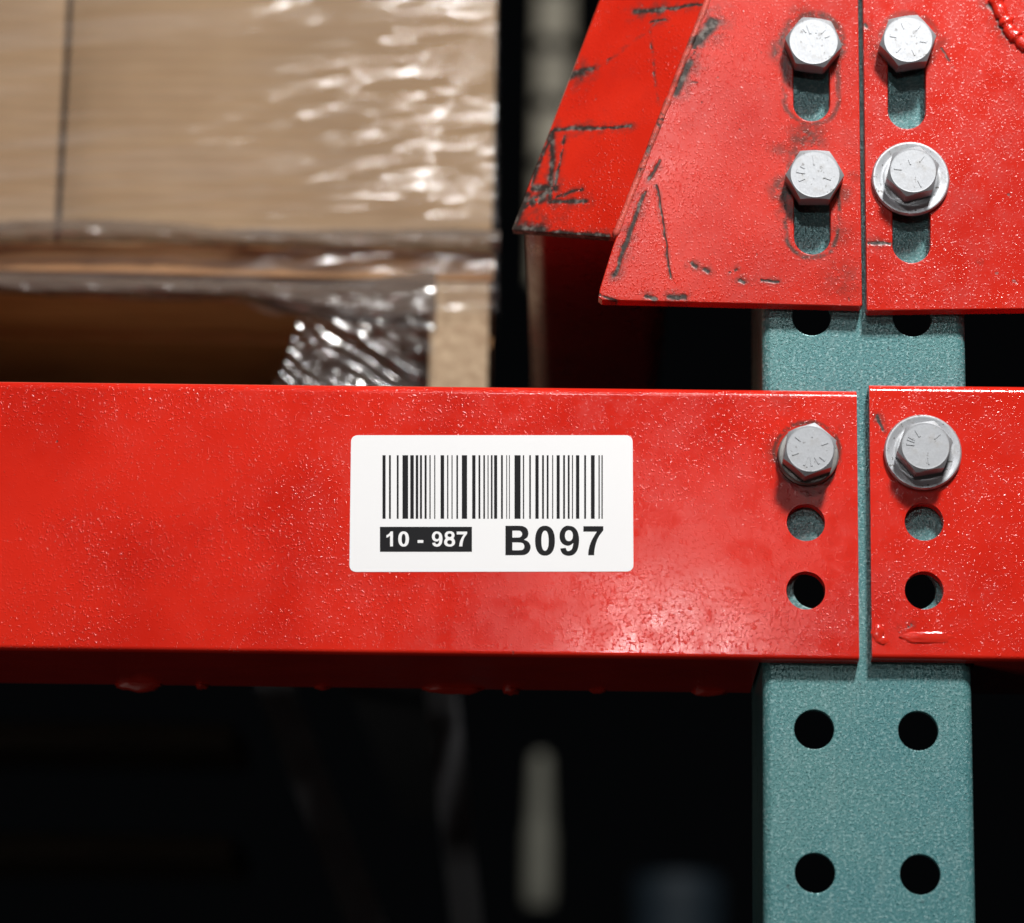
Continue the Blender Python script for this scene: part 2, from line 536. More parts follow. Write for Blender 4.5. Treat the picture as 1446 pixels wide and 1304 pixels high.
# ================================================================== UPPER BRACKETS
PY = -7.0
def Q(px, py): return at(px, py, PY)
def slot(cx, cy0, cy1, wpx, y, n=16):
    a, b = at(cx, cy0, y), at(cx, cy1, y)
    r = wpx / 2 / ppm(a)
    top = [(a.x + r * math.cos(math.pi * i / n), a.z + r * math.sin(math.pi * i / n)) for i in range(n + 1)]
    bot = [(b.x - r * math.cos(math.pi * i / n), b.z - r * math.sin(math.pi * i / n)) for i in range(n + 1)]
    return top + bot
def quadpts(*pp): return [xz(px, py, PY) for px, py in pp]
SL = [(1146, 50, 147, 51), (1147, 238, 335, 51)]
SR = [(1280.5, 48, 157, 53), (1287, 240, 346, 53)]
baseB = Vector((at(1030, 425, PY).x, PY * MM, at(1030, 425, PY).z))
S = lambda a, b, w, h: (Q(*a), Q(*b), w, h)
RECEDE = 24
WA, WB_, WC = at(1035, -90, PY), at(868, 336, PY), at(722, 325, PY + RECEDE)
WN = (WB_ - WA).cross(WC - WA).normalized()
def QW(px, py):                       # photo pixel -> point on the slanted wing
    d = RM @ Vector(((px - W / 2) / F, 1.0, -(py - H / 2) / F))
    return CAM + d * ((WA - CAM).dot(WN) / d.dot(WN))
SW = lambda a, b, w, h: (QW(*a), QW(*b), w, h)
plate_scr = [
    S((985, 60), (1008, 32), 2.9, 1.0), S((1000, 35), (1006, 30), 2.0, 1.0), S((955, 132), (975, 88), 2.0, 0.9),
    S((966, 110), (985, 62), 0.9, 0.6), S((918, 252), (931, 228), 0.9, 1.0), S((868, 388), (908, 278), 1.2, 0.95),
    S((880, 350), (912, 272), 0.7, 0.8), S((928, 262), (947, 392), 0.45, 1.0), S((880, 300), (925, 190), 0.5, 0.4),
    S((925, 180), (945, 130), 0.7, 0.6), S((978, 372), (984, 376), 0.9, 0.8), S((995, 380), (1000, 384), 1.1, 0.8),
    S((1045, 396), (1050, 400), 0.9, 0.7), S((1070, 397), (1098, 398), 0.7, 0.5), S((1030, 384), (1040, 380), 0.7, 0.5),
    S((913, 420), (925, 421), 1.0, 0.9), S((945, 420), (966, 421), 1.2, 0.9), S((845, 415), (870, 424), 0.5, 0.6)]
wing_scr = [
    SW((897, 17), (935, 15), 1.6, 0.9), SW((935, 15), (990, 6), 0.9, 0.8), SW((918, 32), (940, 29), 0.7, 0.7),
    SW((806, 108), (822, 104), 2.4, 1.0), SW((820, 101), (838, 97), 1.2, 0.8), SW((784, 183), (835, 182), 1.3, 1.0),
    SW((835, 182), (890, 179), 0.9, 0.9), SW((781, 284), (826, 285), 1.4, 0.9), SW((752, 267), (785, 266), 1.8, 0.7),
    SW((785, 278), (822, 268), 0.8, 0.5), SW((781, 186), (777, 285), 1.3, 0.8), SW((797, 192), (784, 262), 0.7, 0.6),
    SW((778, 190), (755, 240), 1.0, 0.6), SW((724, 324), (765, 326), 3.6, 1.0), SW((726, 318), (745, 275), 2.0, 0.8),
    SW((745, 275), (758, 238), 1.2, 0.6), SW((740, 290), (765, 280), 3.0, 0.55), SW((757, 240), (783, 182), 1.0, 0.8),
    SW((770, 329), (858, 334), 1.3, 0.7), SW((730, 300), (775, 270), 1.2, 0.5), SW((835, 105), (925, 35), 0.35, 0.35),
    SW((918, 45), (930, 150), 0.3, 0.3)]
redW = red_paint('red_wing_paint', baseB, scratches=wing_scr, tone=(0.66, 0.020, 0.008), rough=0.26, grub=0.2)
redB = red_paint('red_bracket_paint', baseB, scratches=plate_scr,
    rings=[(Q(1146, 60), Q(1146, 140), 10.0, 1.6, 0.75), (Q(1147, 250), Q(1147, 328), 9.6, 1.5, 0.9), (Q(1147, 60), Q(1147, 61), 11.2, 2.6, 0.85)],
    spots=[(Q(1108, 72), 8, 1.0), (Q(1110, 268), 9, 1.0), (Q(1140, 196), 11, 0.8), (Q(1122, 215), 7, 0.7), (Q(1112, 300), 6, 0.8), (Q(1190, 275), 6, 0.6), (Q(1180, 330), 9, 0.45), (Q(1190, 395), 12, 0.4),
           (Q(1120, 100), 7, 0.6), (Q(1205, 250), 4, 0.35), (Q(1100, 210), 6, 0.5), (Q(1130, 15), 6, 0.4)],
    tone=(0.62, 0.026, 0.015), rough=0.22, grub=0.3, spec=0.34)
brL = thing('corner_bracket', baseB, 'scratched red bracket with a slanted wing and two slots, bolted to the teal upright', 'bracket')
fold = lambda py: 1000 - (py) * 0.388
outline = quadpts((fold(-90), -90), (1210.5, -90), (1217.5, 431), (1214, 433), (850, 424), (845, 420), (847, 408), (866, 346))
mesh_obj('face_plate', plate_mesh([outline] + [slot(*s, PY) for s in SL], PY * MM, 6.4 * MM, 0.45 * MM), redB, brL, baseB, smooth=35)
# slanted wing, folded back from the plate
bm = bmesh.new()
tl = at(fold(-90) , -90, PY); bl = at(fold(336) - 2, 336, PY)
lt = at(881, -90, PY + RECEDE); lb = at(722, 325, PY + RECEDE)
back = Vector((0.0006, 0.0052, 0))
vs_f = [bm.verts.new(p) for p in (tl, bl, lb, lt)]
vs_b = [bm.verts.new(Vector(p) + back) for p in (tl, bl, lb, lt)]
bm.faces.new(vs_f); bm.faces.new(vs_b[::-1])
for i in range(4):
    bm.faces.new((vs_f[i], vs_b[i], vs_b[(i + 1) % 4], vs_f[(i + 1) % 4]))
bmesh.ops.bevel(bm, geom=list(bm.edges), offset=0.0007, segments=2, affect='EDGES', profile=0.5)
mesh_obj('slanted_wing', bm_mesh(bm), redW, brL, baseB, smooth=35)
# the worn ridge: weld line along the fold
def tube_mesh(pts, rad, seed=0, n=10, rough=0.25, flat=1.0):
    bm = bmesh.new()
    rings_ = []
    for i, p in enumerate(pts):
        t = (pts[min(i + 1, len(pts) - 1)] - pts[max(i - 1, 0)]).normalized()
        u = t.cross(Vector((0, 1, 0))).normalized(); w = u.cross(t)
        rr = rad * (1 + rough * noise.noise(Vector((i * 0.55, seed, 0)))) * (0.35 if i in (0, len(pts) - 1) else 1)
        rings_.append([bm.verts.new(p + u * rr * math.cos(2 * math.pi * k / n) + w * rr * flat * math.sin(2 * math.pi * k / n)) for k in range(n)])
    for a, b in zip(rings_, rings_[1:]):
        for k in range(n):
            bm.faces.new((a[k], a[(k + 1) % n], b[(k + 1) % n], b[k]))
    bm.faces.new(rings_[0]); bm.faces.new(rings_[-1][::-1])
    return bm_mesh(bm)
ridge = red_paint('worn_ridge_paint', baseB, rough=0.24, tone=(0.70, 0.10, 0.075), peel=1.8,
    scratches=[S((985, 62), (1006, 34), 3, 1.0), S((960, 125), (975, 92), 2, 0.9), S((900, 250), (940, 150), 1.2, 0.25)])
pts = [Vector(tl).lerp(Vector(bl), i / 60) + Vector((0.0002 * noise.noise(Vector((i * .6, 3, 0))), 0.0004, 0)) for i in range(61)]
mesh_obj('fold_weld', tube_mesh(pts, 1.25 * MM, 4, rough=0.5), ridge, brL, baseB, smooth=80)
# tie member running back behind the wing
ux0 = at(726, 326, PY + RECEDE + 3).x + 0.0035
ux1 = at(955, 326, 10).x
uz = lb.z + 0.0015
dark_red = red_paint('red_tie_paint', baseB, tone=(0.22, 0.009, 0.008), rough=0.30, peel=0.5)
bm = bmesh.new()
rr = 9 * MM
zt_ = uz + 0.13
sl = (lt.x - lb.x) / (lt.z - lb.z) * (zt_ - uz)
prof = [(ux0 + sl + 0.004, zt_)] + arc(ux0 + rr, uz + rr, rr, 180, 270, 7) + arc(ux1 - rr, uz + rr, rr, 270, 360, 7) + [(ux1, zt_)]
ya, yb = (PY + RECEDE + 7) * MM, 0.34
a = [bm.verts.new((x, ya if x < ux0 + 0.02 else 0.012, z)) for x, z in prof]
b = [bm.verts.new((x, yb, z)) for x, z in prof]
n = len(prof)
for i in range(n):
    bm.faces.new((a[i], a[(i + 1) % n], b[(i + 1) % n], b[i]))
bm.faces.new(a); bm.faces.new(b[::-1])
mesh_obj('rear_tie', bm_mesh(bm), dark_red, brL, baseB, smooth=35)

baseC = Vector((at(1340, 437, PY).x, PY * MM, at(1340, 437, PY).z))
redC = red_paint('red_bracket_paint_right', baseC,
    scratches=[S((1226, 343), (1257, 344), 0.8, 0.7), S((1222, 36), (1224, 38), 0.8, 1.0), S((1400, 8), (1425, 52), 1.6, 0.8), S((1330, 70), (1345, 95), 0.4, 0.4)],
    rings=[(Q(1284, 58), Q(1284, 59), 11.0, 2.0, 0.5)],
    spots=[(Q(1240, 70), 9, 0.55), (Q(1325, 60), 6, 0.5), (Q(1384, 370), 2, 0.5), (Q(1290, 120), 5, 0.2)],
    tone=(0.62, 0.020, 0.010), rough=0.20, grub=0.25)
brR = thing('corner_bracket', baseC, 'red bracket right of the narrow gap with one flanged bolt and a weld bead', 'bracket')
outline = quadpts((1217.5, -90), (1620, -90), (1620, 434), (1226, 439), (1224, 437))
mesh_obj('face_plate', plate_mesh([outline] + [slot(*s, PY) for s in SR], PY * MM, 6.4 * MM, 0.45 * MM), redC, brR, baseC, smooth=35)
wp_ = [(1396, -40), (1402, -15), (1409, 8), (1418, 28), (1428, 46), (1442, 60), (1462, 72), (1490, 84), (1530, 92)]
pts = []
for (x0, y0), (x1, y1) in zip(wp_, wp_[1:]):
    for k in range(6):
        pts.append(at(x0 + (x1 - x0) * k / 6, y0 + (y1 - y0) * k / 6, PY - 0.2) + Vector((0.0008 * noise.noise(Vector((len(pts) * .7, 0, 5))), 0, 0.0008 * noise.noise(Vector((len(pts) * .7, 7, 5))))))
mesh_obj('weld_bead', tube_mesh(pts, 2.6 * MM, 9, rough=0.5, flat=0.6), red_paint('weld_paint', baseC, rough=0.2, peel=1.2), brR, baseC, smooth=80)

# ================================================================== BOLTS
zinc_a = zinc('zinc_bolt_head')
zinc_b = zinc('zinc_washer', tone=(0.50, 0.52, 0.55), rough=0.36, grime=0.35)
zinc_d = zinc('grimy_zinc_washer', tone=(0.30, 0.29, 0.28), rough=0.40, grime=0.5)
def hex_mesh(R, h, y0, c, rotd, n=72):
    Rf = R * math.cos(math.pi / 6)
    rc = Rf * 0.955
    bm = bmesh.new()
    def pt(r, a, y): return bm.verts.new((c.x + r * math.cos(a), y, c.z + r * math.sin(a)))
    A = [2 * math.pi * i / n for i in range(n)]
    def hr(a):
        q = (a - math.radians(rotd)) % (math.pi / 3) - math.pi / 6
        return Rf / math.cos(q)
    r0 = [pt(hr(a), a, y0) for a in A]
    r1 = [pt(hr(a), a, y0 - h + (hr(a) - rc) * 0.62) for a in A]
    r2 = [pt(rc, a, y0 - h) for a in A]
    r3 = [pt(rc * 0.93, a, y0 - h + 0.00005) for a in A]
    for p, q in ((r0, r1), (r1, r2), (r2, r3)):
        for i in range(n):
            bm.faces.new((p[i], p[(i + 1) % n], q[(i + 1) % n], q[i]))
    bm.faces.new(r3); bm.faces.new(r0[::-1])
    return bm_mesh(bm)
def lathe_y(c, prof, n=64):
    """prof: [(r, y)] outer skin, closed with caps"""
    bm = bmesh.new()
    rs = [[bm.verts.new((c.x + r * math.cos(2 * math.pi * i / n), y, c.z + r * math.sin(2 * math.pi * i / n))) for i in range(n)] for r, y in prof]
    for p, q in zip(rs, rs[1:]):
        for i in range(n):
            bm.faces.new((p[i], p[(i + 1) % n], q[(i + 1) % n], q[i]))
    bm.faces.new(rs[0]); bm.faces.new(rs[-1][::-1])
    return bm_mesh(bm)
def dash(bm, c, y, x0, z0, x1, z1, w, h):
    a, b = Vector((x0, 0, z0)), Vector((x1, 0, z1))
    t = (b - a).normalized(); u = Vector((-t.z, 0, t.x)) * w
    lo = [a + u, a - u, b - u, b + u]
    f = [bm.verts.new((c.x + p.x, y + 0.0001, c.z + p.z)) for p in lo]
    g = [bm.verts.new((c.x + p.x * 0.985, y - h, c.z + p.z * 0.985)) for p in lo]
    for i in range(4):
        bm.faces.new((f[i], f[(i + 1) % 4], g[(i + 1) % 4], g[i]))
    bm.faces.new(g); bm.faces.new(f[::-1])
def bolt(px, py, rotd, surf, Rpx, label, washer, wc=None, marks=(), hh=8.0):
    """px,py: centre of the head's face in the photo"""
    wth = {'none': 0.0, 'flange': 2.4, 'spring': 3.6}[washer]
    yf = surf - wth - hh
    c = at(px, py, yf)
    base = Vector((c.x, surf * MM, c.z))
    t = thing('hex_bolt', base, label, 'bolt', 'zinc bolts fixing the brackets and beams')
    y1 = (surf - wth) * MM
    hd = mesh_obj('bolt_head', hex_mesh(Rpx * 1.01 / ppm(c), hh * MM, y1 + 0.00002, c, rotd), zinc_a, t, base, smooth=28)
    mesh_obj('shank', lathe_y(c, [(5.9 * MM, y1 + 0.0003), (5.9 * MM, 0.012)]), zinc_b, t, base, smooth=40)
    s = surf * MM
    if washer == 'flange':
        R = 54.7 / ppm(base)
        mesh_obj('washer', lathe_y(c, [(R - .0004, s - .00005), (R, s - .0006), (R, s - .0014), (R - .0005, s - .0021), (R - .0013, s - .0022), (R - .0030, s - .0017), (R - .0042, s - .0018), (R * .6, s - .0024)]), zinc_b, t, base, smooth=35)
    elif washer == 'spring':
        R = 43 / ppm(base)
        mesh_obj('washer', lathe_y(c, [(R - .0004, s - .00005), (R, s - .0005), (R, s - .0014), (R - .0005, s - .0018), (R - .0005, s - .0020), (R - .0001, s - .0024), (R - .0002, s - .0032), (R - .0008, s - .0036), (R * .6, s - .0036)]), zinc_d, t, base, smooth=35)
    if marks:
        bm = bmesh.new()
        for ang, r0, r1, w in marks:
            a = math.radians(ang)
            dash(bm, c, yf * MM, math.cos(a) * r0 * MM, math.sin(a) * r0 * MM, math.cos(a) * r1 * MM, math.sin(a) * r1 * MM, w * MM * 0.85, 0.00016)
        mesh_obj('grade_mark', bm_mesh(bm), zinc_a, hd, base, smooth=0)
    return t
G5 = lambda o: [(o, 4.2, 7.0, .28), (o + 120, 4.2, 7.0, .28), (o + 240, 4.2, 7.0, .28)]
G8 = lambda o: [(o + 60 * k, 4.4, 6.9, .26) for k in range(6)]
logo = [(130, 3.4, 6.2, .5), (112, 4.4, 5.6, .4), (150, 4.0, 5.4, .4)]
bolt(1149, 58.5, -8, PY, 40.5, 'bare hex bolt in the upper slot of the scratched red bracket, no washer', 'none', marks=[(75, 3.4, 6.6, .3), (110, 3.2, 6.8, .45), (48, 4.2, 6.4, .3), (128, 4.5, 6.3, .3), (20, 4.5, 6.2, .2)])
bolt(1151, 246, 0, PY, 41, 'bare hex bolt in the lower slot of the scratched red bracket, no washer', 'none', marks=[(95, 3.6, 6.8, .28), (172, 3.6, 7.0, .5), (205, 4.2, 6.6, .3), (-18, 3.4, 6.2, .55), (150, 4.4, 6.2, .3)])
bolt(1282.5, 55.5, 10, PY, 40.5, 'bare hex bolt in the upper slot of the right-hand red bracket with six radial marks', 'none', marks=G8(50))
bolt(1289.5, 241, 16, PY, 38.5, 'hex bolt on a wide round flange in the lower slot of the right-hand bracket', 'flange', marks=G5(55) + [(110, 2.5, 4.5, .3)])
bolt(1144, 634, 20, BY, 39.5, 'hex bolt on a small grimy washer at the end of the label-bearing beam', 'spring', marks=G8(20) + [(250, 3, 6.6, .4), (275, 3, 6.4, .4), (300, 3.5, 6.4, .4)])
bolt(1307, 630, 11, BY, 40, 'hex bolt on a wide round flange at the end of the right-hand beam', 'flange', marks=G5(40) + [(120, 4, 6.8, .5), (150, 4.4, 7, .4), (175, 4.0, 6.9, .3)])

# ================================================================== BARCODE LABEL
LY = BY - 0.12
def lp(cx, cy):                      # label coordinates: pixels of an enlarged view
    return at(480 + cx / 3.363, 600 + cy / 3.363, LY)
lab_base = lp(720, 698)
lab_base.y = BY * MM
label = thing('barcode_label', lab_base, 'white rounded barcode sticker reading 10 - 987 and B097 on the red beam', 'label')
white = simple('label_white', (0.93, 0.93, 0.945), 0.55, nscale=20, var=0.01, bumpd=0.00003, spec=0.25)
black = simple('label_black', (0.012, 0.012, 0.014), 0.6, nscale=40, var=0.1, bumpd=0.00002, spec=0.15)
def rrect(c0, c1, c2, c3, r):
    cs = [Vector((p.x, p.z)) for p in (c0, c1, c2, c3)]
    out = []
    for i, c in enumerate(cs):
        a, b = (cs[i - 1] - c).normalized() * r, (cs[(i + 1) % 4] - c).normalized() * r
        for k in range(9):
            s = k / 8
            out.append(tuple((c + a) * (1 - s) ** 2 + c * 2 * s * (1 - s) + (c + b) * s ** 2))
    return out
mesh_obj('label_sheet', plate_mesh([rrect(lp(53, 50), lp(1390, 50), lp(1394, 697), lp(45, 699), 2.7 * MM)], LY * MM, 0.11 * MM), white, label, lab_base, smooth=0)
PRT = (LY - 0.02) * MM
bars = [(203,216),(234,241),(271,278),(298,323),(335,350),(361,371),(381,389),(403,411),(426,430),(449,452),(479,494),(510,514),(531,534),(554,560),(580,603),(629,643),(659,666),(682,688),(702,705),(718,724),(733,746),(766,773),(791,793),(804,806),(830,857),(870,874),(900,906),(929,943),(961,968),(983,990),(1009,1012),(1030,1043),(1061,1068),(1083,1090),(1103,1106),(1122,1136),(1161,1168),(1193,1209),(1229,1233),(1243,1247)]
bm = bmesh.new()
for x0, x1 in bars:
    e = 1.0
    v = [bm.verts.new(Vector((p.x, PRT, p.z))) for p in (lp(x0 - e, 145), lp(x1 + e, 145), lp(x1 + e, 447), lp(x0 - e, 447))]
    bm.faces.new(v)
mesh_obj('barcode', bm_mesh(bm), black, label, lab_base, smooth=0)
bm = bmesh.new()
bm.faces.new([bm.verts.new(Vector((p.x, PRT, p.z))) for p in (lp(190, 485), lp(627, 485), lp(627, 604), lp(190, 604))])
mesh_obj('number_panel', bm_mesh(bm), black, label, lab_base, smooth=0)
# lettering drawn as outlines, cap height 1
def sup(cx, cy, rx, ry, e=2.25, n=40):
    out = []
    for i in range(n):
        a = 2 * math.pi * i / n
        c, s = math.cos(a), math.sin(a)
        out.append((cx + rx * math.copysign(abs(c) ** (2 / e), c), cy + ry * math.copysign(abs(s) ** (2 / e), s)))
    return out
def cat(pts, n=6):
    """closed outline; a point with a third value is a sharp corner"""
    out, m = [], len(pts)
    for i in range(m):
        p1, p2 = pts[i], pts[(i + 1) % m]
        p0 = pts[i - 1] if len(p1) == 2 else p1
        p3 = pts[(i + 2) % m] if len(p2) == 2 else p2
        if len(p1) == 3 and len(p2) == 3:
            out.append(p1[:2]); continue
        for k in range(n):
            t = k / n
            out.append(tuple(0.5 * (2 * p1[j] + (p2[j] - p0[j]) * t + (2 * p0[j] - 5 * p1[j] + 4 * p2[j] - p3[j]) * t * t + (3 * p1[j] - p0[j] - 3 * p2[j] + p3[j]) * t ** 3) for j in (0, 1)))
    return out
def eight():
    ys = [-0.015 + 1.03 * (0.5 - 0.5 * math.cos(math.pi * i / 60)) for i in range(61)]
    def hw_(y):
        r = 0.0
        for cy, rx, ry in ((0.745, 0.290, 0.270), (0.285, 0.325, 0.300)):
            q = 1 - abs((y - cy) / ry) ** 2.2
            if q > 0: r = max(r, rx * q ** (1 / 2.2))
        return max(r, 0.24 if 0.45 < y < 0.6 else 0.0)
    return [(0.33 + hw_(y), y) for y in ys] + [(0.33 - hw_(y), y) for y in ys[::-1]]
GL = {
 '0': [sup(.333, .493, .333, .508, 2.3), sup(.333, .493, .122, .342, 2.3)],
 '8': [eight(), sup(.33, .742, .122, .118), sup(.33, .275, .142, .142)],
 '7': [cat([(0, .985, 1), (.65, .985, 1), (.65, .845, 1), (.50, .63), (.41, .40), (.365, .18), (.35, 0, 1), (.155, 0, 1), (.175, .20), (.235, .42), (.33, .62), (.44, .80, 1), (0, .80, 1)])],
 '1': [cat([(.44, 1.0, 1), (.44, 0, 1), (.245, 0, 1), (.245, .72, 1), (.13, .635), (0, .575, 1), (0, .745, 1), (.11, .80), (.21, .89), (.285, 1.0, 1)])],
 '-': [[(0, .42), (.36, .42), (.36, .235), (0, .235)]],
 '9': [cat([(.30, 1.0), (.47, .96), (.595, .83), (.655, .62), (.655, .40), (.60, .17), (.47, .02), (.29, -.02), (.13, .03), (.05, .13), (.025, .23, 1), (.21, .25, 1), (.235, .17), (.30, .14), (.39, .18), (.44, .27), (.465, .42, 1), (.37, .345), (.25, .325), (.10, .39), (.01, .54), (.005, .74), (.08, .90), (.19, .985)]),
       sup(.315, .665, .135, .185, 2.2)],
 'B': [cat([(0, 0, 1), (0, 1.0, 1), (.40, 1.0, 1), (.57, .985), (.70, .90), (.745, .745), (.71, .61), (.60, .53, 1), (.745, .45), (.82, .29), (.765, .11), (.63, .015), (.45, 0, 1)]),
       cat([(.225, .835, 1), (.38, .835, 1), (.49, .82), (.545, .72), (.49, .62), (.38, .60, 1), (.225, .60, 1)]),
       cat([(.225, .435, 1), (.42, .435, 1), (.56, .41), (.615, .305), (.565, .19), (.43, .168, 1), (.225, .168, 1)])],
}
def glyph(ch, x0, x1, yb, yt, mat, depth, parent):
    xs_ = [p[0] for p in GL[ch][0]]
    w0, w1 = min(xs_), max(xs_)
    loops = []
    for lpp in GL[ch]:
        o = []
        for gx, gy in lpp:
            p = lp(x0 + (gx - w0) / (w1 - w0) * (x1 - x0), yb + (yt - yb) * gy)
            o.append((p.x, p.z))
        loops.append(o)
    me = plate_mesh(loops, (LY - depth) * MM, 0.012 * MM)
    return me
def text(name, items, yb, yt, mat, depth):
    bm = bmesh.new()
    for ch, x0, x1 in items:
        bm.from_mesh(glyph(ch, x0, x1, yb, yt, mat, depth, label))
    mesh_obj(name, bm_mesh(bm), mat, label, lab_base, smooth=0)
text('lettering', [('B', 786, 906), ('0', 927, 1021), ('9', 1043, 1136), ('7', 1156, 1251)], 620, 480, black, 0.03)
text('lettering', [('1', 221, 252), ('0', 277, 328), ('-', 369, 396), ('9', 437, 487), ('8', 495, 547), ('7', 555, 604)], 578, 507, white, 0.05)

# ================================================================== PALLET LOAD
YB = 200.0                       # front of the load, mm
def B3(px, py, y=YB): return at(px, py, y)
deck_z = B3(350, 352).z
rest_z = ZT + 0.0005
xR = B3(692, 450).x
wood_x = wood('pallet_board_wood', axis=0)
wood_y = wood('pallet_stringer_wood', light=(0.50, 0.37, 0.24), dark=(0.33, 0.22, 0.13), axis=1)
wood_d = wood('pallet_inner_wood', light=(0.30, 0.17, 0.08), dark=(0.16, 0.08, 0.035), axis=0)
pb = Vector((-0.25, (YB + 300) * MM, rest_z))
pallet = thing('wooden_pallet', pb, 'wooden pallet under the cardboard boxes, partly covered by stretch wrap', 'pallet')
bt = 13.5 * MM
for i in range(4):
    y0 = YB * MM + i * 0.105
    mesh_obj('deck_board', box_mesh((-0.62, y0, deck_z - bt), (xR + 0.001, y0 + 0.088, deck_z), 0.0012), wood_x, pallet, pb, smooth=35)
sx0 = B3(606, 480).x
for x0, x1 in ((sx0, xR - 0.0005), (-0.42, -0.395)):
    mesh_obj('stringer', box_mesh((x0, YB * MM + 0.001, rest_z + 0.011), (x1, YB * MM + 0.38, deck_z - bt - 0.0002), 0.001), wood_y, pallet, pb, smooth=35)
for i in range(3):
    y0 = YB * MM + 0.004 + i * 0.13
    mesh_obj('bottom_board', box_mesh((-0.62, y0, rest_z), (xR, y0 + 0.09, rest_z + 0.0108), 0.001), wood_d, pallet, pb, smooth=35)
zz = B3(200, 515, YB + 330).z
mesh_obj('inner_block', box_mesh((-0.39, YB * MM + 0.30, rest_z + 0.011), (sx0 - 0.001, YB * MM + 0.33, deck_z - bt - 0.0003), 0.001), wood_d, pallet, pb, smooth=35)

# a cross support the pallet stands on, running back from the beam
sup_m = simple('galvanised_support', (0.30, 0.31, 0.32), 0.5, 0.7)
for i, x in enumerate((-0.52, -0.20)):
    bmx = bmesh.new()
    box_bm(bmx, (x - 0.02, 0.0, ZT - 0.0285), (x + 0.02, 0.95, ZT + 0.0001), 0.002)
    # sits on the beam: notch above the top flange
    o = mesh_obj('pallet_support', bm_mesh(bmx), sup_m, None, (x, 0.47, ZT - 0.03), smooth=35)
    tag(o, ('galvanised support bar beneath the box at the pallet corner' if i else 'galvanised support bar beneath the box left of the seam'), 'support bar', 'bars beneath the pallet')

card = cardboard('box_cardboard')
seam = B3(84, 150).x
def carton(x0, x1, label_, flap):
    base = Vector(((x0 + x1) / 2, YB * MM + 0.15, deck_z))
    t = thing('cardboard_box', base, label_, 'box', 'cardboard boxes on the pallet')
    bm = bmesh.new()
    nx, nz = 24, 16
    zt = deck_z + 0.24
    yb_ = YB * MM + 0.008
    # front panel slightly bowed, closed body behind
    grid = [[bm.verts.new((x0 + (x1 - x0) * i / nx, yb_ + (0.004 if i in (0, nx) else 0.0009 if i in (1, nx - 1) else 0) - 0.003 * math.sin(math.pi * i / nx) * math.sin(math.pi * (0.1 + 0.8 * j / nz)) + 0.0006 * noise.noise(Vector((i * .5, j * .5, x0 * 50))),
                           deck_z + 0.0004 + (0.0035 * math.sin(math.pi * min(1, max(0, i / nx))) if j == 0 else 0) + (zt - deck_z) * j / nz)) for i in range(nx + 1)] for j in range(nz + 1)]
    for j in range(nz):
        for i in range(nx):
            bm.faces.new((grid[j][i], grid[j][i + 1], grid[j + 1][i + 1], grid[j + 1][i]))
    bk = [[bm.verts.new((grid[j][i].co.x, yb_ + 0.30, deck_z + 0.0004 if j == 0 else zt)) for i in (0, nx)] for j in (0, nz)]
    L = [grid[j][0] for j in range(nz + 1)]; Rr = [grid[j][nx] for j in range(nz + 1)]
    bm.faces.new(L + [bk[1][0], bk[0][0]]); bm.faces.new(Rr[::-1] + [bk[0][1], bk[1][1]])
    bm.faces.new(grid[0][::-1] + [bk[0][0], bk[0][1]]); bm.faces.new(grid[nz] + [bk[1][1], bk[1][0]])
    bm.faces.new((bk[0][0], bk[0][1], bk[1][1], bk[1][0]))
    mesh_obj('box_body', bm_mesh(bm), card, t, base, smooth=50)
    return t
xRb = B3(697, 200).x
carton(seam + 0.0028, xRb, 'brown cardboard box at the corner of the pallet, glossy with stretch wrap', 0)
carton(seam - 0.42, seam, 'brown cardboard box left of the vertical seam on the pallet', 0)

# stretch wrap
wrap_base = Vector((-0.25, YB * MM, deck_z))
wrap = thing('stretch_wrap', wrap_base, 'clear shiny stretch wrap pulled around the boxes and the pallet deck', 'plastic wrap')
def edge_py(px):
    pts_ = [(-80, 418), (0, 420), (120, 426), (215, 431), (300, 428), (345, 433), (385, 448), (420, 450), (480, 446), (600, 440), (720, 440)]
    for (a, ya_), (b, yb_) in zip(pts_, pts_[1:]):
        if a <= px <= b: return ya_ + (yb_ - ya_) * (px - a) / (b - a)
    return 425
def bulge(py):           # how far the film stands off the load, mm
    b = 3.5
    b += 7.0 * math.exp(-((py - 335) / 13.0) ** 2)
    b += 4.0 * math.exp(-((py - 408) / 12.0) ** 2)
    return b
bm = bmesh.new()
NX, NZ = 230, 170
rows = []
for j in range(NZ + 1):
    row = []
    for i in range(NX + 1):
        px = -80 + 780 * i / NX
        e = edge_py(px)
        py = -70 + (e + 70) * j / NZ
        dy = bulge(py)
        u = px + 2.4 * py
        dy += 0.8 * noise.noise(Vector((px * 0.004, (py - px * -0.10) * 0.030, 1.3)))
        dy += 0.5 * noise.noise(Vector((px * 0.012, (py + px * 0.10) * 0.10, 4.3)))
        dy += 0.22 * noise.noise(Vector((px * 0.016, py * 0.12, 9.3)))
        dy += 1.0 * math.exp(-((py - (122 - (px - 100) * 0.105)) / 4.5) ** 2) * min(1, max(0, (px + 40) / 300))
        if False:
            s_ = (px - 425) * 0.72 - (py - 440) * 1.0     # diagonal pleats over the corner
            dy += 2.2 * math.sin(s_ * 0.22 + 2 * noise.noise(Vector((px * .02, py * .02, 0)))) + 1.0 * noise.noise(Vector((s_ * .3, 0, 2)))
        p = at(px, py, YB - dy)
        row.append(bm.verts.new(p))
    rows.append(row)
xc = B3(697, 200).x
for j, row in enumerate(rows):      # turn the corner
    v = row[-1]
    row.append(bm.verts.new(v.co + Vector((0.0008, 0.002, 0))))
    row.append(bm.verts.new(v.co + Vector((0.0012, 0.008, 0))))
    row.append(bm.verts.new(v.co + Vector((0.0012, 0.05, 0))))
for a, b in zip(rows, rows[1:]):
    for i in range(len(a) - 1):
        bm.faces.new((a[i], a[i + 1], b[i + 1], b[i]))
film_m = film('clear_film')
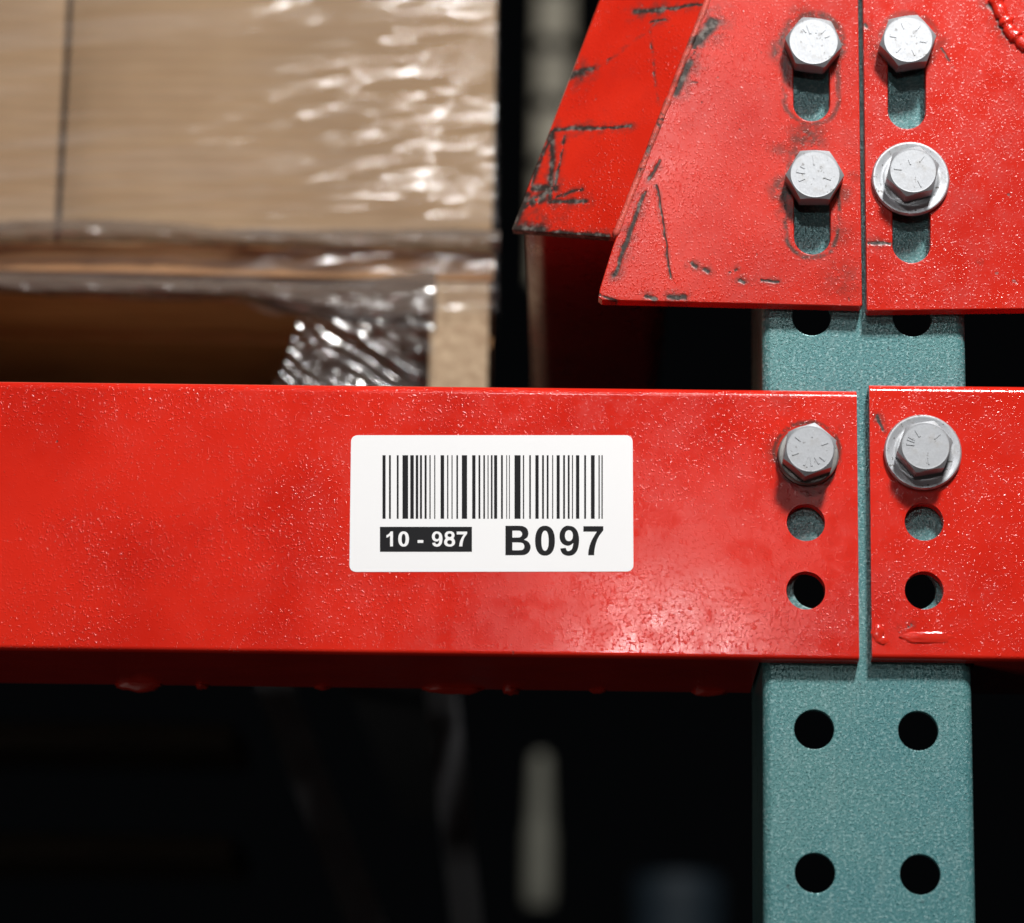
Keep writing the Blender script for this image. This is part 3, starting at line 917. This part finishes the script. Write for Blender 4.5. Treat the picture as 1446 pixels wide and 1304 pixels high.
mesh_obj('film_sheet', bm_mesh(bm), film_m, wrap, wrap_base, smooth=61)
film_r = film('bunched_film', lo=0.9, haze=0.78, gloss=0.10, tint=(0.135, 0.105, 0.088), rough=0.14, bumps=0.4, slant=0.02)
def roll(path, hpx, seed, dy0):
    """bunched, folded ribbon of film following photo points"""
    bm = bmesh.new()
    NXr, NZr = 200, 22
    rr_ = []
    for j in range(NZr + 1):
        s = j / NZr
        r_ = []
        for i in range(NXr + 1):
            t = i / NXr * (len(path) - 1)
            k = min(int(t), len(path) - 2); f = t - k
            px = path[k][0] + (path[k + 1][0] - path[k][0]) * f
            f2 = f * f * (3 - 2 * f)
            cy = path[k][1] + (path[k + 1][1] - path[k][1]) * f2
            hh = hpx(px)
            py = cy + (s - 0.5) * hh + 3.0 * noise.noise(Vector((px * .01, s * 2, seed))) + (1.5 * noise.noise(Vector((px * .06, seed, 0))) if j in (0, NZr) else 0)
            dy = dy0 + 5.0 * math.sin(math.pi * s) + 1.2 * noise.noise(Vector((px * .012, s * 5, seed + 3))) + 0.7 * noise.noise(Vector((px * .03, s * 12, seed + 6)))
            r_.append(bm.verts.new(at(px, py, YB - dy)))
        rr_.append(r_)
    for a, b in zip(rr_, rr_[1:]):
        for i in range(NXr):
            bm.faces.new((a[i], a[i + 1], b[i + 1], b[i]))
    mesh_obj('film_roll', bm_mesh(bm), film_r, wrap, wrap_base, smooth=80)
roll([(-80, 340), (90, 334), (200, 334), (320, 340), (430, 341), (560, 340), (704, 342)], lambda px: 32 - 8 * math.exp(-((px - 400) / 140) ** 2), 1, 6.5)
# film pulled down over the pallet corner in diagonal pleats
bm = bmesh.new()
rows = []
for j in range(91):
    s = j / 90
    row = []
    for i in range(161):
        py = 425 + 140 * s
        left = 425 - 12 * s - 34 * s * s + 4 * noise.noise(Vector((py * .06, 2, 0)))
        px = left + (612 - left) * i / 160
        q_ = (px - 425) * 0.62 - (py - 440)
        on = min(1, max(0, (620 - px) / 60)) * min(1, s * 5)
        dy = 5.5 + on * (2.4 * math.sin(q_ * 0.16 + 2.2 * noise.noise(Vector((px * .012, py * .012, 0)))) + 1.2 * noise.noise(Vector((q_ * .16, px * .006, 2)))) + (0.1 + 0.3 * on) * noise.noise(Vector((px * .05, py * .05, 7)))
        dy += max(0, py - 440) * 0.05 * min(1, max(0, (px - 590) / 40))
        row.append(bm.verts.new(at(px, py, YB - dy)))
    rows.append(row)
for a, b in zip(rows, rows[1:]):
    for i in range(160):
        bm.faces.new((a[i], a[i + 1], b[i + 1], b[i]))
film_c = film('pleated_film', lo=0.2, haze=0.10, gloss=0.13, tint=(0.5, 0.48, 0.46), rough=0.13, bumps=0.12, slant=-0.6)
mesh_obj('pleated_film', bm_mesh(bm), film_c, wrap, wrap_base, smooth=80)
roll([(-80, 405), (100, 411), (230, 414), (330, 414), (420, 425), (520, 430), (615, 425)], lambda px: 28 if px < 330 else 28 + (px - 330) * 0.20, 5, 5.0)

# the load stands turned a little, its right side facing away
PIV = Vector((xR, YB * MM, 0))
TURN = Matrix.Rotation(math.radians(2.2), 4, 'Z')
for o in list(col.objects):
    if o.parent is None and o.name.split('.')[0] in ('wooden_pallet', 'cardboard_box', 'stretch_wrap'):
        o.location = PIV + TURN @ (o.location - PIV)
        o.rotation_euler = (0, 0, math.radians(2.2))

# ================================================================== FAR BACKGROUND (deep in the aisle)
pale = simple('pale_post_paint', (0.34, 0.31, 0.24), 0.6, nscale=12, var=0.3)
whitep = simple('pale_lit_post_tone', (0.14, 0.14, 0.115), 0.7, nscale=12, var=0.3)
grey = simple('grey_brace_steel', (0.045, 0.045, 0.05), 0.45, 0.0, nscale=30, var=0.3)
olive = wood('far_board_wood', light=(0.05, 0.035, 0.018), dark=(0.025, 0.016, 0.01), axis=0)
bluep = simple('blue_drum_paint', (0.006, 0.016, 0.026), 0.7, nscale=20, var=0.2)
def far_post(px, y, wmm, z0, z1, mat, label_, holes=True, name='far_post'):
    c = at(px, 650, y)
    prof = [(x + c.x, yy + y * MM) for x, yy in c_profile(wmm / 2 * MM, wmm * MM * 0.8, 0.003, 0.006)]
    me = prism_z(prof, z0, z1)
    if holes:
        cut = bmesh.new()
        z = z0 + 0.05
        while z < z1 - 0.03:
            for s in (-1, 1): cyl_y(cut, c.x + s * wmm * 0.25 * MM, z, 0.007, y * MM - 0.02, y * MM + 0.02, 16)
            z += 0.0508
        me = boolean(me, cut)
    o = mesh_obj(name, me, mat, None, (c.x, y * MM, z0), smooth=35)
    return tag(o, label_, 'post')
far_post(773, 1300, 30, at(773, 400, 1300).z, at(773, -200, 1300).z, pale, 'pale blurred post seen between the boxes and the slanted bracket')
# pale stand-in shape for the lit stretch of a far post
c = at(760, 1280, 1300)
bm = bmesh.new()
def standin_mesh(bm, c, h, r0, r1):
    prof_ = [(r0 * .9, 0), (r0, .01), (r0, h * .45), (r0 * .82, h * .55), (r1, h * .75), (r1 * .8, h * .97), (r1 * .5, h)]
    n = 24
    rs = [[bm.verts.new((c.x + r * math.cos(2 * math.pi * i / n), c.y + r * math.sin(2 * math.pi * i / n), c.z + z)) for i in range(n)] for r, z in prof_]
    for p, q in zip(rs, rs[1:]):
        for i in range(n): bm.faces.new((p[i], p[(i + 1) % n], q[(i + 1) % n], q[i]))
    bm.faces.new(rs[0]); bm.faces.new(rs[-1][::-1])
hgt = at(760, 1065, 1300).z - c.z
standin_mesh(bm, c, hgt, 0.0115, 0.0085)
tag(mesh_obj('lit_post_standin', bm_mesh(bm), whitep, None, c, smooth=50), 'pale blurred stand-in for a lit far post in the dark below the red beam', 'stand-in')
def bar(p0, p1, w, d, mat, name, label_, cat_):
    """open channel brace between two points"""
    p0, p1 = Vector(p0), Vector(p1)
    t = (p1 - p0).normalized()
    u = t.cross(Vector((0, 1, 0))).normalized()
    v = Vector((0, 1, 0))
    th = 0.003
    prof_ = [(-w, d), (-w, 0), (w, 0), (w, d), (w - th, d), (w - th, th), (-w + th, th), (-w + th, d)]
    bm = bmesh.new()
    a = [bm.verts.new(p0 + u * x + v * y) for x, y in prof_]
    b = [bm.verts.new(p1 + u * x + v * y) for x, y in prof_]
    n = len(prof_)
    for i in range(n): bm.faces.new((a[i], a[(i + 1) % n], b[(i + 1) % n], b[i]))
    bm.faces.new(a); bm.faces.new(b[::-1])
    return tag(mesh_obj(name, bm_mesh(bm), mat, None, (p0 + p1) / 2, smooth=30), label_, cat_)
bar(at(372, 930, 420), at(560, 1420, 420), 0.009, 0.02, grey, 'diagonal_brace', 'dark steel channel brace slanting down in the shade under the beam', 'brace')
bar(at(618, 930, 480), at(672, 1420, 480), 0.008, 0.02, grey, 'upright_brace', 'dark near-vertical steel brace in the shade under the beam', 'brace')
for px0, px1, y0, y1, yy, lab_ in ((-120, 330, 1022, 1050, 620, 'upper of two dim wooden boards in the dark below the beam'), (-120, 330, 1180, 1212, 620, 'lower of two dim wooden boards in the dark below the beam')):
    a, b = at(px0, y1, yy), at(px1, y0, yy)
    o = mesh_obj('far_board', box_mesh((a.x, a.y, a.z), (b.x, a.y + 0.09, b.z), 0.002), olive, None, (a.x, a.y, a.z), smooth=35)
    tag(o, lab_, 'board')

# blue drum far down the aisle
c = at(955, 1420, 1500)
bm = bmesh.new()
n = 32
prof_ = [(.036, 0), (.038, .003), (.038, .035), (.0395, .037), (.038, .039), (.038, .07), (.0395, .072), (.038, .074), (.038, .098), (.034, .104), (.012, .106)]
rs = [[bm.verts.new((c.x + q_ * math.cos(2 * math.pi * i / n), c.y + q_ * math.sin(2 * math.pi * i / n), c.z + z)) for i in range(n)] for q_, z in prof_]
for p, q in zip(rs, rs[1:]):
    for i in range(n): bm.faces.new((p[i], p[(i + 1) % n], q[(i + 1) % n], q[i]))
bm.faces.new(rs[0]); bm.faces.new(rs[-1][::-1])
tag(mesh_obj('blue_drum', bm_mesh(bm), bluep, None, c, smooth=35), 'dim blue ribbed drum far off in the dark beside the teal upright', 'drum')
